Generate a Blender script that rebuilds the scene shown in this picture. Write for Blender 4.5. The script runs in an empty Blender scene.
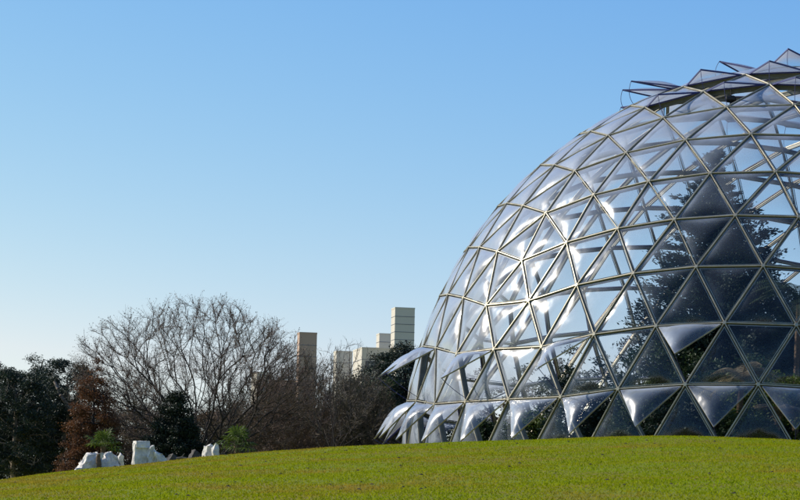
import bpy, math, random
import numpy as np
from mathutils import Vector, Matrix
from mathutils.kdtree import KDTree

R = math.radians
scene = bpy.context.scene
COL = scene.collection

# ------------------------------------------------------------------ camera
FPX = 2613.7                                   # focal length in pixels of an 800 px wide frame
CAMROT = np.array([[0.9997607998, -0.0218710568, 0.0],
                   [-0.0025074070, -0.1146175626, -0.9934065267],
                   [0.0217268506, 0.9931689037, -0.1146449857]])
CAMPOS = np.array([0.0, 0.0, 1.6])
cd = bpy.data.cameras.new('camera')
cam = bpy.data.objects.new('camera', cd)
COL.objects.link(cam)
cd.sensor_width = 36.0
cd.lens = 36.0 * FPX / 800.0
cd.clip_start = 0.5
cd.clip_end = 12000
m4 = Matrix([list(r) + [0] for r in CAMROT] + [[0, 0, 0, 1]])
m4.translation = Vector(CAMPOS)
cam.matrix_world = m4
scene.camera = cam

# ------------------------------------------------------------------ sky, sun, exposure
SUN_EL = R(34)
SUN_DIR2 = np.array([-0.92, 0.39]); SUN_DIR2 /= np.linalg.norm(SUN_DIR2)
SUN_ROT = math.atan2(SUN_DIR2[0], SUN_DIR2[1])
world = bpy.data.worlds.new('World')
scene.world = world
world.use_nodes = True
wn = world.node_tree
wn.nodes.clear()
sky = wn.nodes.new('ShaderNodeTexSky')
sky.sky_type = 'NISHITA'
sky.sun_disc = False
sky.sun_elevation = SUN_EL
sky.sun_rotation = SUN_ROT % (2 * math.pi)
sky.altitude = 40
sky.air_density = 1.0
sky.dust_density = 0.25
sky.ozone_density = 2.5
SKY_LIN = (0.080, 0.0, 0.160)
SKY_CURVE = ((1.687, 0.0488), (1.076, 0.1104), (0.271, 0.5189))
bg = wn.nodes.new('ShaderNodeBackground')
bg.inputs['Strength'].default_value = 0.12
wo = wn.nodes.new('ShaderNodeOutputWorld')
# colour response of the sky: one power curve per channel, the same in every direction
ssep = wn.nodes.new('ShaderNodeSeparateColor'); scmb = wn.nodes.new('ShaderNodeCombineColor')
wn.links.new(sky.outputs[0], ssep.inputs[0])
SKO = []
for ch, (pw_, k_) in enumerate(SKY_CURVE):
    a_ = wn.nodes.new('ShaderNodeMath'); a_.operation = 'POWER'; a_.inputs[1].default_value = pw_
    b_ = wn.nodes.new('ShaderNodeMath'); b_.operation = 'MULTIPLY'; b_.inputs[1].default_value = k_ / 0.12
    c_ = wn.nodes.new('ShaderNodeMath'); c_.operation = 'MINIMUM'; c_.inputs[1].default_value = 60.0
    wn.links.new(ssep.outputs[ch], a_.inputs[0]); wn.links.new(a_.outputs[0], b_.inputs[0]); wn.links.new(b_.outputs[0], c_.inputs[0])
    # below the visible band the response runs straight to zero
    d_ = wn.nodes.new('ShaderNodeMath'); d_.operation = 'MULTIPLY'; d_.inputs[1].default_value = SKY_LIN[ch] / 0.12
    e_ = wn.nodes.new('ShaderNodeMath'); e_.operation = 'MINIMUM' if ch == 2 else 'MAXIMUM'
    wn.links.new(ssep.outputs[ch], d_.inputs[0]); wn.links.new(c_.outputs[0], e_.inputs[0]); wn.links.new(d_.outputs[0], e_.inputs[1])
    SKO.append(e_.outputs[0])
# near the horizon and the sun the air turns neutral, never pinker than that
r_ = wn.nodes.new('ShaderNodeMath'); r_.operation = 'MULTIPLY'; r_.inputs[1].default_value = 0.9
q_ = wn.nodes.new('ShaderNodeMath'); q_.operation = 'MINIMUM'
wn.links.new(SKO[1], r_.inputs[0]); wn.links.new(r_.outputs[0], q_.inputs[0]); wn.links.new(SKO[0], q_.inputs[1])
wn.links.new(q_.outputs[0], scmb.inputs[0]); wn.links.new(SKO[1], scmb.inputs[1]); wn.links.new(SKO[2], scmb.inputs[2])
wn.links.new(scmb.outputs[0], bg.inputs['Color'])
wn.links.new(bg.outputs[0], wo.inputs['Surface'])

sl = bpy.data.lights.new('sun', 'SUN')
sl.energy = 5.0
sl.angle = R(0.5)
sl.color = (1.0, 0.93, 0.82)
so = bpy.data.objects.new('sun', sl)
COL.objects.link(so)
sdir = Vector((SUN_DIR2[0] * math.cos(SUN_EL), SUN_DIR2[1] * math.cos(SUN_EL), math.sin(SUN_EL)))
so.rotation_euler = sdir.to_track_quat('Z', 'Y').to_euler()
so.location = (-60, 20, 60)

scene.view_settings.view_transform = 'Standard'
scene.view_settings.look = 'None'
scene.view_settings.gamma = 1
scene.view_settings.use_curve_mapping = False
scene.view_settings.exposure = 0.0
scene.cycles.use_denoising = True
scene.cycles.max_bounces = 8
scene.cycles.transparent_max_bounces = 24
scene.cycles.caustics_reflective = False
scene.cycles.caustics_refractive = False

# ------------------------------------------------------------------ helpers
def tag(o, label=None, cat=None, group=None, kind=None):
    if label: o['label'] = label
    if cat: o['category'] = cat
    if group: o['group'] = group
    if kind: o['kind'] = kind
    return o

def empty(name, loc, label, cat, group=None, rz=0.0):
    o = bpy.data.objects.new(name, None)
    COL.objects.link(o)
    o.location = Vector([float(c) for c in loc]); o.rotation_euler = (0, 0, rz)
    o.empty_display_size = 0.3
    return tag(o, label, cat, group)

class MB:
    """collects vertices and faces, builds one mesh object"""
    def __init__(self):
        self.v = []; self.f = []; self.n = 0; self.mi = []
    def add(self, v, f, mi=0):
        v = np.asarray(v, dtype=float).reshape(-1, 3)
        self.v.append(v)
        f = [tuple(int(i) + self.n for i in q) for q in f]
        self.f.extend(f); self.mi.extend([mi] * len(f))
        self.n += len(v)
    def addnp(self, v, f, mi=0):
        v = np.asarray(v, dtype=float).reshape(-1, 3)
        self.v.append(v)
        fl = (np.asarray(f) + self.n).tolist()
        self.f.extend(fl); self.mi.extend([mi] * len(fl))
        self.n += len(v)
    def box(self, c, s, rot=None, mi=0):
        x, y, z = s[0] / 2, s[1] / 2, s[2] / 2
        v = np.array([(-x,-y,-z),(x,-y,-z),(x,y,-z),(-x,y,-z),(-x,-y,z),(x,-y,z),(x,y,z),(-x,y,z)])
        if rot is not None: v = v @ np.asarray(rot).T
        self.add(v + np.asarray(c), [(0,3,2,1),(4,5,6,7),(0,1,5,4),(1,2,6,5),(2,3,7,6),(3,0,4,7)], mi)
    def tube(self, a, b, ra, rb, k=6, mi=0, cap=False):
        a = np.asarray(a, float); b = np.asarray(b, float)
        t = b - a; L = np.linalg.norm(t)
        if L < 1e-6: return
        t /= L
        h = np.array([0, 0, 1.0]) if abs(t[2]) < 0.9 else np.array([1.0, 0, 0])
        u = np.cross(t, h); u /= np.linalg.norm(u); w = np.cross(t, u)
        an = np.arange(k) * 2 * np.pi / k
        ring = np.cos(an)[:, None] * u + np.sin(an)[:, None] * w
        v = np.vstack([a + ring * ra, b + ring * rb])
        f = [(i, (i + 1) % k, (i + 1) % k + k, i + k) for i in range(k)]
        if cap: f += [tuple(range(k))[::-1], tuple(range(k, 2 * k))]
        self.add(v, f, mi)
    def build(self, name, mats, parent=None, smooth=False, loc=None):
        me = bpy.data.meshes.new(name)
        v = np.vstack(self.v) if self.v else np.zeros((0, 3))
        if loc is not None: v = v - np.asarray(loc)
        me.from_pydata(v.tolist(), [], self.f)
        if not isinstance(mats, (list, tuple)): mats = [mats]
        for m in mats: me.materials.append(m)
        if len(mats) > 1: me.polygons.foreach_set('material_index', self.mi)
        if smooth: me.polygons.foreach_set('use_smooth', [True] * len(me.polygons))
        me.update()
        o = bpy.data.objects.new(name, me)
        COL.objects.link(o)
        if parent is not None: o.parent = parent
        if loc is not None: o.location = Vector([float(c) for c in loc])
        return o

def tubes_np(A, B, ra, rb, k):
    """vectorised tapered prisms; returns verts, faces"""
    A = np.asarray(A); B = np.asarray(B); n = len(A)
    t = B - A; L = np.linalg.norm(t, axis=1, keepdims=True); L[L < 1e-6] = 1; t = t / L
    h = np.tile(np.array([0, 0, 1.0]), (n, 1)); h[np.abs(t[:, 2]) > 0.9] = (1, 0, 0)
    u = np.cross(t, h); u /= np.linalg.norm(u, axis=1, keepdims=True); w = np.cross(t, u)
    an = np.arange(k) * 2 * np.pi / k
    ring = np.cos(an)[None, :, None] * u[:, None] + np.sin(an)[None, :, None] * w[:, None]
    va = A[:, None] + ring * np.asarray(ra)[:, None, None]
    vb = B[:, None] + ring * np.asarray(rb)[:, None, None]
    v = np.concatenate([va, vb], axis=1).reshape(-1, 3)
    i = np.arange(k); j = (i + 1) % k
    q = np.stack([i, j, j + k, i + k], axis=1)
    f = (q[None] + (np.arange(n) * 2 * k)[:, None, None]).reshape(-1, 4)
    return v, f

def leaves_np(P, size, rng, aspect=0.55, flat=0.0, dirs=None):
    """one small pointed leaf (kite quad) per point"""
    n = len(P)
    d = rng.normal(size=(n, 3)) if dirs is None else dirs + rng.normal(size=(n, 3)) * 0.35
    if flat: d[:, 2] *= (1 - flat)
    d /= np.linalg.norm(d, axis=1, keepdims=True) + 1e-9
    e = np.cross(d, rng.normal(size=(n, 3))); e /= np.linalg.norm(e, axis=1, keepdims=True) + 1e-9
    s = (size * rng.uniform(0.6, 1.4, n))[:, None]
    a = P - d * s * 0.5; c = P + d * s * 0.5
    b = P + e * s * aspect * 0.5 ; g = P - e * s * aspect * 0.5
    v = np.stack([a, b, c, g], axis=1).reshape(-1, 3)
    f = np.arange(4 * n).reshape(-1, 4)
    return v, f

# ------------------------------------------------------------------ materials
def new_mat(name):
    m = bpy.data.materials.new(name); m.use_nodes = True
    nt = m.node_tree
    b = nt.nodes['Principled BSDF']
    return m, nt, b

def mat(name, c1, c2=None, rough=0.8, scale=3.0, metal=0.0, bump=0.0, bscale=20.0, island=0.0, detail=5, spec=0.5, stretch=None):
    m, nt, b = new_mat(name)
    b.inputs['Roughness'].default_value = rough
    b.inputs['Metallic'].default_value = metal
    b.inputs['Specular IOR Level'].default_value = spec
    if c2 is None:
        c2 = tuple(x * 0.75 for x in c1)
    tc = nt.nodes.new('ShaderNodeTexCoord')
    src = tc.outputs['Object']
    if stretch:
        mp = nt.nodes.new('ShaderNodeMapping'); mp.inputs['Scale'].default_value = stretch
        nt.links.new(src, mp.inputs[0]); src = mp.outputs[0]
    nz = nt.nodes.new('ShaderNodeTexNoise'); nz.inputs['Scale'].default_value = scale; nz.inputs['Detail'].default_value = detail
    nt.links.new(src, nz.inputs['Vector'])
    rp = nt.nodes.new('ShaderNodeValToRGB')
    rp.color_ramp.elements[0].position = 0.35; rp.color_ramp.elements[0].color = (*c2, 1)
    rp.color_ramp.elements[1].position = 0.68; rp.color_ramp.elements[1].color = (*c1, 1)
    nt.links.new(nz.outputs['Fac'], rp.inputs[0])
    out = rp.outputs[0]
    if island:
        g = nt.nodes.new('ShaderNodeNewGeometry')
        mr = nt.nodes.new('ShaderNodeMapRange')
        mr.inputs['To Min'].default_value = 1 - island; mr.inputs['To Max'].default_value = 1 + island
        nt.links.new(g.outputs['Random Per Island'], mr.inputs['Value'])
        mx = nt.nodes.new('ShaderNodeMix'); mx.data_type = 'RGBA'; mx.blend_type = 'MULTIPLY'; mx.inputs[0].default_value = 1
        nt.links.new(out, mx.inputs[6]); nt.links.new(mr.outputs[0], mx.inputs[7]); out = mx.outputs[2]
    nt.links.new(out, b.inputs['Base Color'])
    if bump:
        n2 = nt.nodes.new('ShaderNodeTexNoise'); n2.inputs['Scale'].default_value = bscale; n2.inputs['Detail'].default_value = 6
        nt.links.new(src, n2.inputs['Vector'])
        bp = nt.nodes.new('ShaderNodeBump'); bp.inputs['Strength'].default_value = bump; bp.inputs['Distance'].default_value = 0.05
        nt.links.new(n2.outputs['Fac'], bp.inputs['Height']); nt.links.new(bp.outputs[0], b.inputs['Normal'])
    return m

def leaf_mat(name, c1, c2, trans=0.35, scale=1.2, island=0.45, rough=0.6):
    m = mat(name, c1, c2, rough=rough, scale=scale, island=island, spec=0.3)
    nt = m.node_tree; b = nt.nodes['Principled BSDF']; out = nt.nodes['Material Output']
    tr = nt.nodes.new('ShaderNodeBsdfTranslucent')
    ms = nt.nodes.new('ShaderNodeMixShader'); ms.inputs[0].default_value = trans
    nt.links.new(b.inputs['Base Color'].links[0].from_socket, tr.inputs['Color'])
    nt.links.new(b.outputs[0], ms.inputs[1]); nt.links.new(tr.outputs[0], ms.inputs[2])
    nt.links.new(ms.outputs[0], out.inputs['Surface'])
    return m

def glass_mat(name, tint, ior, rough, haze):
    m, nt, b = new_mat(name)
    nt.nodes.remove(b); out = nt.nodes['Material Output']
    tc = nt.nodes.new('ShaderNodeTexCoord')
    nz = nt.nodes.new('ShaderNodeTexNoise'); nz.inputs['Scale'].default_value = 0.9; nz.inputs['Detail'].default_value = 2
    nt.links.new(tc.outputs['Object'], nz.inputs['Vector'])
    bp = nt.nodes.new('ShaderNodeBump'); bp.inputs['Strength'].default_value = 0.5; bp.inputs['Distance'].default_value = 0.15
    nt.links.new(nz.outputs['Fac'], bp.inputs['Height'])
    t = nt.nodes.new('ShaderNodeBsdfTransparent'); t.inputs[0].default_value = (*tint, 1)
    g1 = nt.nodes.new('ShaderNodeBsdfGlossy'); g1.inputs['Roughness'].default_value = rough
    g2 = nt.nodes.new('ShaderNodeBsdfGlossy'); g2.inputs['Roughness'].default_value = 0.28
    gm = nt.nodes.new('ShaderNodeMixShader'); gm.inputs[0].default_value = 0.3
    for g in (g1, g2): nt.links.new(bp.outputs[0], g.inputs['Normal'])
    nt.links.new(g1.outputs[0], gm.inputs[1]); nt.links.new(g2.outputs[0], gm.inputs[2])
    d = nt.nodes.new('ShaderNodeBsdfDiffuse'); d.inputs[0].default_value = (0.66, 0.73, 0.85, 1)
    tl = nt.nodes.new('ShaderNodeBsdfTranslucent'); tl.inputs[0].default_value = (0.66, 0.73, 0.85, 1)
    dm = nt.nodes.new('ShaderNodeMixShader'); dm.inputs[0].default_value = 0.5
    nt.links.new(d.outputs[0], dm.inputs[1]); nt.links.new(tl.outputs[0], dm.inputs[2])
    # grime film: thin milky layer, uneven
    n2 = nt.nodes.new('ShaderNodeTexNoise'); n2.inputs['Scale'].default_value = 0.5; n2.inputs['Detail'].default_value = 6
    nt.links.new(tc.outputs['Object'], n2.inputs['Vector'])
    mr = nt.nodes.new('ShaderNodeMapRange'); mr.inputs['From Min'].default_value = 0.3; mr.inputs['From Max'].default_value = 0.7
    mr.inputs['To Min'].default_value = haze * 0.5; mr.inputs['To Max'].default_value = haze * 1.6
    nt.links.new(n2.outputs['Fac'], mr.inputs['Value'])
    # seen edge-on the film is thicker along the line of sight
    lf = nt.nodes.new('ShaderNodeLayerWeight'); lf.inputs['Blend'].default_value = 0.5
    l2 = nt.nodes.new('ShaderNodeMath'); l2.operation = 'POWER'; l2.inputs[1].default_value = 2.1
    nt.links.new(lf.outputs['Facing'], l2.inputs[0])
    l3 = nt.nodes.new('ShaderNodeMath'); l3.operation = 'MULTIPLY_ADD'; l3.inputs[1].default_value = 13.0; l3.inputs[2].default_value = 0.04
    nt.links.new(l2.outputs[0], l3.inputs[0])
    l4 = nt.nodes.new('ShaderNodeMath'); l4.operation = 'MULTIPLY'; l4.use_clamp = True
    nt.links.new(mr.outputs[0], l4.inputs[0]); nt.links.new(l3.outputs[0], l4.inputs[1])
    m1 = nt.nodes.new('ShaderNodeMixShader')
    nt.links.new(l4.outputs[0], m1.inputs[0]); nt.links.new(t.outputs[0], m1.inputs[1]); nt.links.new(dm.outputs[0], m1.inputs[2])
    # Schlick reflectance, the same from both sides of the sheet
    lw = nt.nodes.new('ShaderNodeLayerWeight'); lw.inputs['Blend'].default_value = 0.5
    nt.links.new(bp.outputs[0], lw.inputs['Normal'])
    pw = nt.nodes.new('ShaderNodeMath'); pw.operation = 'POWER'; pw.inputs[1].default_value = 3.2
    nt.links.new(lw.outputs['Facing'], pw.inputs[0])
    f0 = ((ior - 1) / (ior + 1)) ** 2
    fr = nt.nodes.new('ShaderNodeMapRange'); fr.inputs['To Min'].default_value = f0; fr.inputs['To Max'].default_value = 0.7
    nt.links.new(pw.outputs[0], fr.inputs['Value'])
    m2 = nt.nodes.new('ShaderNodeMixShader')
    nt.links.new(fr.outputs[0], m2.inputs[0]); nt.links.new(m1.outputs[0], m2.inputs[1]); nt.links.new(gm.outputs[0], m2.inputs[2])
    nt.links.new(m2.outputs[0], out.inputs['Surface'])
    return m

M = {}
M['alu'] = mat('weathered_aluminium', (0.50, 0.455, 0.34), (0.32, 0.29, 0.215), rough=0.45, metal=0.5, scale=1.5)
M['steel'] = mat('painted_steel_tube', (0.25, 0.25, 0.19), (0.17, 0.17, 0.13), rough=0.5, metal=0.3, scale=2)
M['navy'] = mat('navy_shade', (0.03, 0.035, 0.17), (0.02, 0.022, 0.11), rough=0.5)  # shade of the rim undersides put into the colour; opener rods share it
M['black'] = mat('black_housing', (0.02, 0.02, 0.022), (0.012, 0.012, 0.013), rough=0.5)
M['glass'] = glass_mat('acrylic_pane', (0.96, 0.97, 0.98), 1.52, 0.11, 0.15)
M['vent'] = glass_mat('hazy_vent_pane', (0.90, 0.92, 0.94), 1.9, 0.09, 0.17)
M['concrete'] = mat('concrete', (0.42, 0.40, 0.36), (0.33, 0.31, 0.28), rough=0.9, scale=1.0, bump=0.3)
M['bark_dark'] = mat('dark_bark', (0.045, 0.035, 0.03), (0.022, 0.018, 0.016), rough=0.95, scale=6, bump=0.5)
M['bark_pine'] = mat('pine_bark', (0.36, 0.29, 0.22), (0.18, 0.14, 0.11), rough=0.95, scale=4, bump=0.5)
M['twig'] = mat('budding_twigs', (0.27, 0.18, 0.13), (0.16, 0.11, 0.085), rough=0.8, scale=1.0, island=0.35)
M['twig_brown'] = mat('brown_twigs', (0.15, 0.115, 0.065), (0.08, 0.065, 0.04), rough=0.85, scale=1.0, island=0.35)
M['twig_red'] = mat('reddish_twigs', (0.16, 0.095, 0.06), (0.09, 0.058, 0.042), rough=0.85, scale=1.0, island=0.35)
M['twig_pale'] = mat('pale_twigs', (0.26, 0.21, 0.16), (0.14, 0.11, 0.09), rough=0.85, scale=1.0, island=0.3)
M['leaf_pine'] = leaf_mat('pine_needles', (0.035, 0.055, 0.035), (0.018, 0.032, 0.022), trans=0.15)
M['leaf_yew'] = leaf_mat('yew_needles', (0.022, 0.036, 0.018), (0.012, 0.02, 0.012), trans=0.1)
M['leaf_rust'] = leaf_mat('rusty_leaves', (0.17, 0.075, 0.032), (0.08, 0.038, 0.02), trans=0.35)
M['leaf_brown'] = leaf_mat('withered_leaves', (0.15, 0.09, 0.05), (0.07, 0.05, 0.03), trans=0.3)
M['leaf_green'] = leaf_mat('evergreen_leaves', (0.05, 0.085, 0.03), (0.022, 0.042, 0.018), trans=0.25)
M['leaf_palm'] = leaf_mat('palm_fronds', (0.12, 0.17, 0.025), (0.05, 0.08, 0.016), trans=0.35, scale=3)
M['leaf_dry'] = leaf_mat('dry_fronds', (0.34, 0.27, 0.16), (0.20, 0.16, 0.09), trans=0.3)
M['leaf_conifer'] = leaf_mat('conifer_sprays', (0.04, 0.07, 0.05), (0.018, 0.035, 0.028), trans=0.2)
M['rock'] = mat('white_limestone', (0.86, 0.81, 0.73), (0.52, 0.49, 0.44), rough=0.95, scale=5, bump=1.0, bscale=9)
M['rock_dark'] = mat('grey_stone', (0.11, 0.10, 0.09), (0.06, 0.055, 0.05), rough=0.95, scale=2.5, bump=0.8, bscale=5)
M['fibre'] = mat('palm_fibre', (0.17, 0.11, 0.06), (0.09, 0.06, 0.035), rough=0.95, scale=12, bump=0.8)
M['b_warm'] = mat('warm_precast', (0.56, 0.38, 0.29), (0.47, 0.33, 0.26), rough=0.9, scale=0.12, stretch=(1, 1, 0.3))
M['b_pale'] = mat('pale_precast', (0.72, 0.66, 0.57), (0.63, 0.58, 0.50), rough=0.9, scale=0.12, stretch=(1, 1, 0.3))
M['b_joint'] = mat('joint_strip', (0.20, 0.20, 0.24), rough=0.7)
M['b_glass'] = mat('office_glass', (0.06, 0.07, 0.09), rough=0.15)
M['soil'] = mat('dark_soil', (0.06, 0.045, 0.03), (0.035, 0.028, 0.02), rough=1, scale=8)

# ------------------------------------------------------------------ terrain
# crest of the lawn: pixel column -> pixel row of the skyline of the grass
CR = [(-300, 503), (-120, 500), (0, 486), (40, 479.5), (75, 473), (130, 466.5), (165, 463.3), (220, 456.8), (280, 451.6), (340, 448),
      (400, 444.9), (500, 441.6), (570, 438.3), (640, 436.0), (700, 436.8), (760, 439.2), (800, 442), (950, 450), (1200, 465)]
YC = 85.0
def _hc_table():
    xs, hs = [], []
    for px, py in CR:
        hor = 551.7 + 0.022 * (px - 400)
        xs.append((px - 400) / FPX * YC)
        hs.append(1.6 + (hor - py) / FPX * YC * 1.012)
    return np.array(xs), np.array(hs)
HX, HH = _hc_table()
_fx = np.linspace(-60, 90, 1501)
_fh = np.interp(_fx, HX, HH, left=HH[0], right=HH[-1])
_k = np.exp(-0.5 * (np.arange(-12, 13) / 5.0) ** 2); _k /= _k.sum()
_fh = np.convolve(np.pad(_fh, 12, mode='edge'), _k, mode='valid')
def ground(x, y):
    x = np.asarray(x, float); y = np.asarray(y, float)
    hc = np.interp(x, _fx, _fh)
    t = y / YC
    # straight slope easing to level at the crest
    a = 0.07
    g = np.where(t < 1 - a, t, np.where(t > 1 + a, 1.0, t - (t - 1 + a) ** 2 / (4 * a)))
    fade = 1 / (1 + np.exp((y - 190) / 12.0))
    hc2 = hc * fade + 4.6 * (1 - fade)
    base = np.where(t > 1, hc2, hc) * np.maximum(g, -0.2)
    und = 0.008 * np.sin(x * 1.3 + y * 0.35) + 0.02 * np.sin(x * 0.45 - y * 0.6 + 1.0) + 0.003 * np.sin(y * 1.7 + x * 0.2)
    return base + und * np.exp(-((y - 60) / 60.0) ** 2)

def at(px, py, Y):
    """world point seen at a pixel of the 800x500 photograph, at depth Y"""
    d = CAMROT @ np.array([px - 400, 250 - py, -FPX])
    return CAMPOS + d * (Y / d[1])
def gx(px, Y):
    p = at(px, 445, Y)
    return np.array([p[0], Y, float(ground(p[0], Y))])

def grass_ground_mat():
    m, nt, b = new_mat('lawn'); b.inputs['Roughness'].default_value = 0.95; b.inputs['Specular IOR Level'].default_value = 0.15
    tc = nt.nodes.new('ShaderNodeTexCoord')
    n1 = nt.nodes.new('ShaderNodeTexNoise'); n1.inputs['Scale'].default_value = 0.35; n1.inputs['Detail'].default_value = 8; n1.inputs['Roughness'].default_value = 0.65
    n2 = nt.nodes.new('ShaderNodeTexNoise'); n2.inputs['Scale'].default_value = 9; n2.inputs['Detail'].default_value = 6
    nt.links.new(tc.outputs['Object'], n1.inputs['Vector']); nt.links.new(tc.outputs['Object'], n2.inputs['Vector'])
    r1 = nt.nodes.new('ShaderNodeValToRGB')
    e = r1.color_ramp.elements; e[0].position = 0.36; e[0].color = (0.22, 0.17, 0.02, 1); e[1].position = 0.56; e[1].color = (0.18, 0.22, 0.008, 1)
    nt.links.new(n1.outputs['Fac'], r1.inputs[0])
    r2 = nt.nodes.new('ShaderNodeValToRGB')
    e = r2.color_ramp.elements; e[0].position = 0.3; e[0].color = (0.55, 0.55, 0.5, 1); e[1].position = 0.65; e[1].color = (1.1, 1.1, 1.1, 1)
    nt.links.new(n2.outputs['Fac'], r2.inputs[0])
    mx = nt.nodes.new('ShaderNodeMix'); mx.data_type = 'RGBA'; mx.blend_type = 'MULTIPLY'; mx.inputs[0].default_value = 1
    nt.links.new(r1.outputs[0], mx.inputs[6]); nt.links.new(r2.outputs[0], mx.inputs[7])
    nt.links.new(mx.outputs[2], b.inputs['Base Color'])
    return m
M['lawn'] = grass_ground_mat()

def blade_mat():
    m, nt, b = new_mat('grass_blades'); b.inputs['Roughness'].default_value = 0.8; b.inputs['Specular IOR Level'].default_value = 0.0
    tc = nt.nodes.new('ShaderNodeTexCoord')
    mp = nt.nodes.new('ShaderNodeMapping'); mp.inputs['Scale'].default_value = (1, 0.55, 1)
    n1 = nt.nodes.new('ShaderNodeTexNoise'); n1.inputs['Scale'].default_value = 0.3; n1.inputs['Detail'].default_value = 7; n1.inputs['Roughness'].default_value = 0.7
    nt.links.new(tc.outputs['Object'], mp.inputs[0]); nt.links.new(mp.outputs[0], n1.inputs['Vector'])
    r1 = nt.nodes.new('ShaderNodeValToRGB')
    e = r1.color_ramp.elements
    e[0].position = 0.34; e[0].color = (0.37, 0.265, 0.035, 1)
    e[1].position = 0.62; e[1].color = (0.275, 0.345, 0.008, 1)
    x = r1.color_ramp.elements.new(0.46); x.color = (0.305, 0.33, 0.010, 1)
    # the left, drier part of the slope carries more straw
    sp = nt.nodes.new('ShaderNodeSeparateXYZ'); nt.links.new(tc.outputs['Object'], sp.inputs[0])
    mr = nt.nodes.new('ShaderNodeMapRange'); mr.inputs['From Min'].default_value = -12; mr.inputs['From Max'].default_value = 2
    mr.inputs['To Min'].default_value = -0.13; mr.inputs['To Max'].default_value = 0.0
    nt.links.new(sp.outputs['X'], mr.inputs['Value'])
    ad = nt.nodes.new('ShaderNodeMath'); ad.operation = 'ADD'
    nt.links.new(n1.outputs['Fac'], ad.inputs[0]); nt.links.new(mr.outputs[0], ad.inputs[1])
    nt.links.new(ad.outputs[0], r1.inputs[0])
    g = nt.nodes.new('ShaderNodeNewGeometry')
    m2 = nt.nodes.new('ShaderNodeMapRange'); m2.inputs['To Min'].default_value = 0.85; m2.inputs['To Max'].default_value = 1.15
    nt.links.new(g.outputs['Random Per Island'], m2.inputs['Value'])
    mx = nt.nodes.new('ShaderNodeMix'); mx.data_type = 'RGBA'; mx.blend_type = 'MULTIPLY'; mx.inputs[0].default_value = 1
    nt.links.new(r1.outputs[0], mx.inputs[6]); nt.links.new(m2.outputs[0], mx.inputs[7])
    nt.links.new(mx.outputs[2], b.inputs['Base Color'])
    tr = nt.nodes.new('ShaderNodeBsdfTranslucent'); nt.links.new(mx.outputs[2], tr.inputs['Color'])
    ms = nt.nodes.new('ShaderNodeMixShader'); ms.inputs[0].default_value = 0.4
    nt.links.new(b.outputs[0], ms.inputs[1]); nt.links.new(tr.outputs[0], ms.inputs[2])
    nt.links.new(ms.outputs[0], nt.nodes['Material Output'].inputs['Surface'])
    return m
M['blade'] = blade_mat()

def build_ground():
    xs = np.concatenate([-np.geomspace(4000, 45, 14), np.arange(-42, 70, 0.7), np.geomspace(72, 4000, 14)])
    ys = np.concatenate([-np.geomspace(3000, 10, 10), np.arange(0, 76, 1.2), np.arange(76, 96, 0.4), np.arange(96, 240, 3), np.geomspace(243, 8000, 16)])
    X, Y = np.meshgrid(xs, ys)
    Z = ground(X, Y)
    v = np.stack([X, Y, Z], -1).reshape(-1, 3)
    nx, ny = len(xs), len(ys)
    i, j = np.meshgrid(np.arange(nx - 1), np.arange(ny - 1))
    a = (j * nx + i).ravel()
    f = np.stack([a, a + 1, a + nx + 1, a + nx], 1)
    mb = MB(); mb.addnp(v, f)
    o = mb.build('ground', M['lawn'], smooth=True); tag(o, kind='structure')
build_ground()

def build_grass():
    rng = np.random.default_rng(5)
    n = 320000
    # more tufts where the lawn is seen, from the frame's lower edge up to the crest
    y = 33 + (93 - 33) * rng.uniform(0, 1, n) ** 1.0
    x = rng.uniform(-1, 1, n) * (y * 0.19 + 3)
    h = rng.uniform(0.016, 0.042, n)
    clump = 0.5 + 0.5 * np.sin(x * 2.1 + 3 * np.sin(y * 0.9)) * np.sin(y * 1.3 + 2 * np.sin(x * 1.1))
    h *= 0.7 + 0.6 * clump
    z = ground(x, y)
    P = np.stack([x, y, z], 1)
    an = rng.uniform(0, 2 * np.pi, n)
    w = rng.uniform(0.008, 0.016, n)
    u = np.stack([np.cos(an) * w, np.sin(an) * w, np.zeros(n)], 1)
    lean = rng.normal(0, 0.025, (n, 3)); lean[:, 2] = h
    v = np.stack([P - u, P + u, P + lean], 1).reshape(-1, 3)
    f = np.arange(3 * n).reshape(-1, 3)
    mb = MB(); mb.addnp(v, f)
    o = mb.build('grass', M['blade'])
    tag(o, 'short mown grass growing over the rising lawn', 'grass', kind='stuff')
build_grass()

# ------------------------------------------------------------------ geodesic greenhouse
RD = 18.0
DC = np.array([18.2597, 117.7974, 5.7478])
TH = math.atan(2); QS = 0.95; NF = 8
AZ0 = R(-144.7537167)
UPV = [np.array([math.sin(TH) * math.cos(AZ0 + k * 2 * math.pi / 5), math.sin(TH) * math.sin(AZ0 + k * 2 * math.pi / 5), math.cos(TH)]) for k in range(5)]
LOV = [np.array([math.sin(TH) * math.cos(AZ0 + (k + .5) * 2 * math.pi / 5), math.sin(TH) * math.sin(AZ0 + (k + .5) * 2 * math.pi / 5), -math.cos(TH)]) for k in range(5)]
TOPV = np.array([0, 0, 1.0])
def _comb(A, B, D, a, b, c):
    s = lambda t: math.sin(t / NF * TH * QS)
    p = s(a) * A + s(b) * B + s(c) * D
    return p / np.linalg.norm(p)
def node_dir(r, i):
    if r == 0: return TOPV
    if r <= 8:
        i %= 5 * r; k, m = divmod(i, r)
        return _comb(TOPV, UPV[k], UPV[(k + 1) % 5], NF - r, r - m, m)
    i %= 40; k, m = divmod(i, 8); d = r - 8
    if m <= d: return _comb(UPV[k], LOV[(k - 1) % 5], LOV[k], NF - d, d - m, m)
    return _comb(UPV[k], UPV[(k + 1) % 5], LOV[k], NF - d - (m - d), m - d, d)
def wrap(r, i): return (r, 0 if r == 0 else i % (5 * min(r, 8)))
TRI = []      # (kind, row, index, a, b, c)  with c the tip, a-b the level edge
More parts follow.
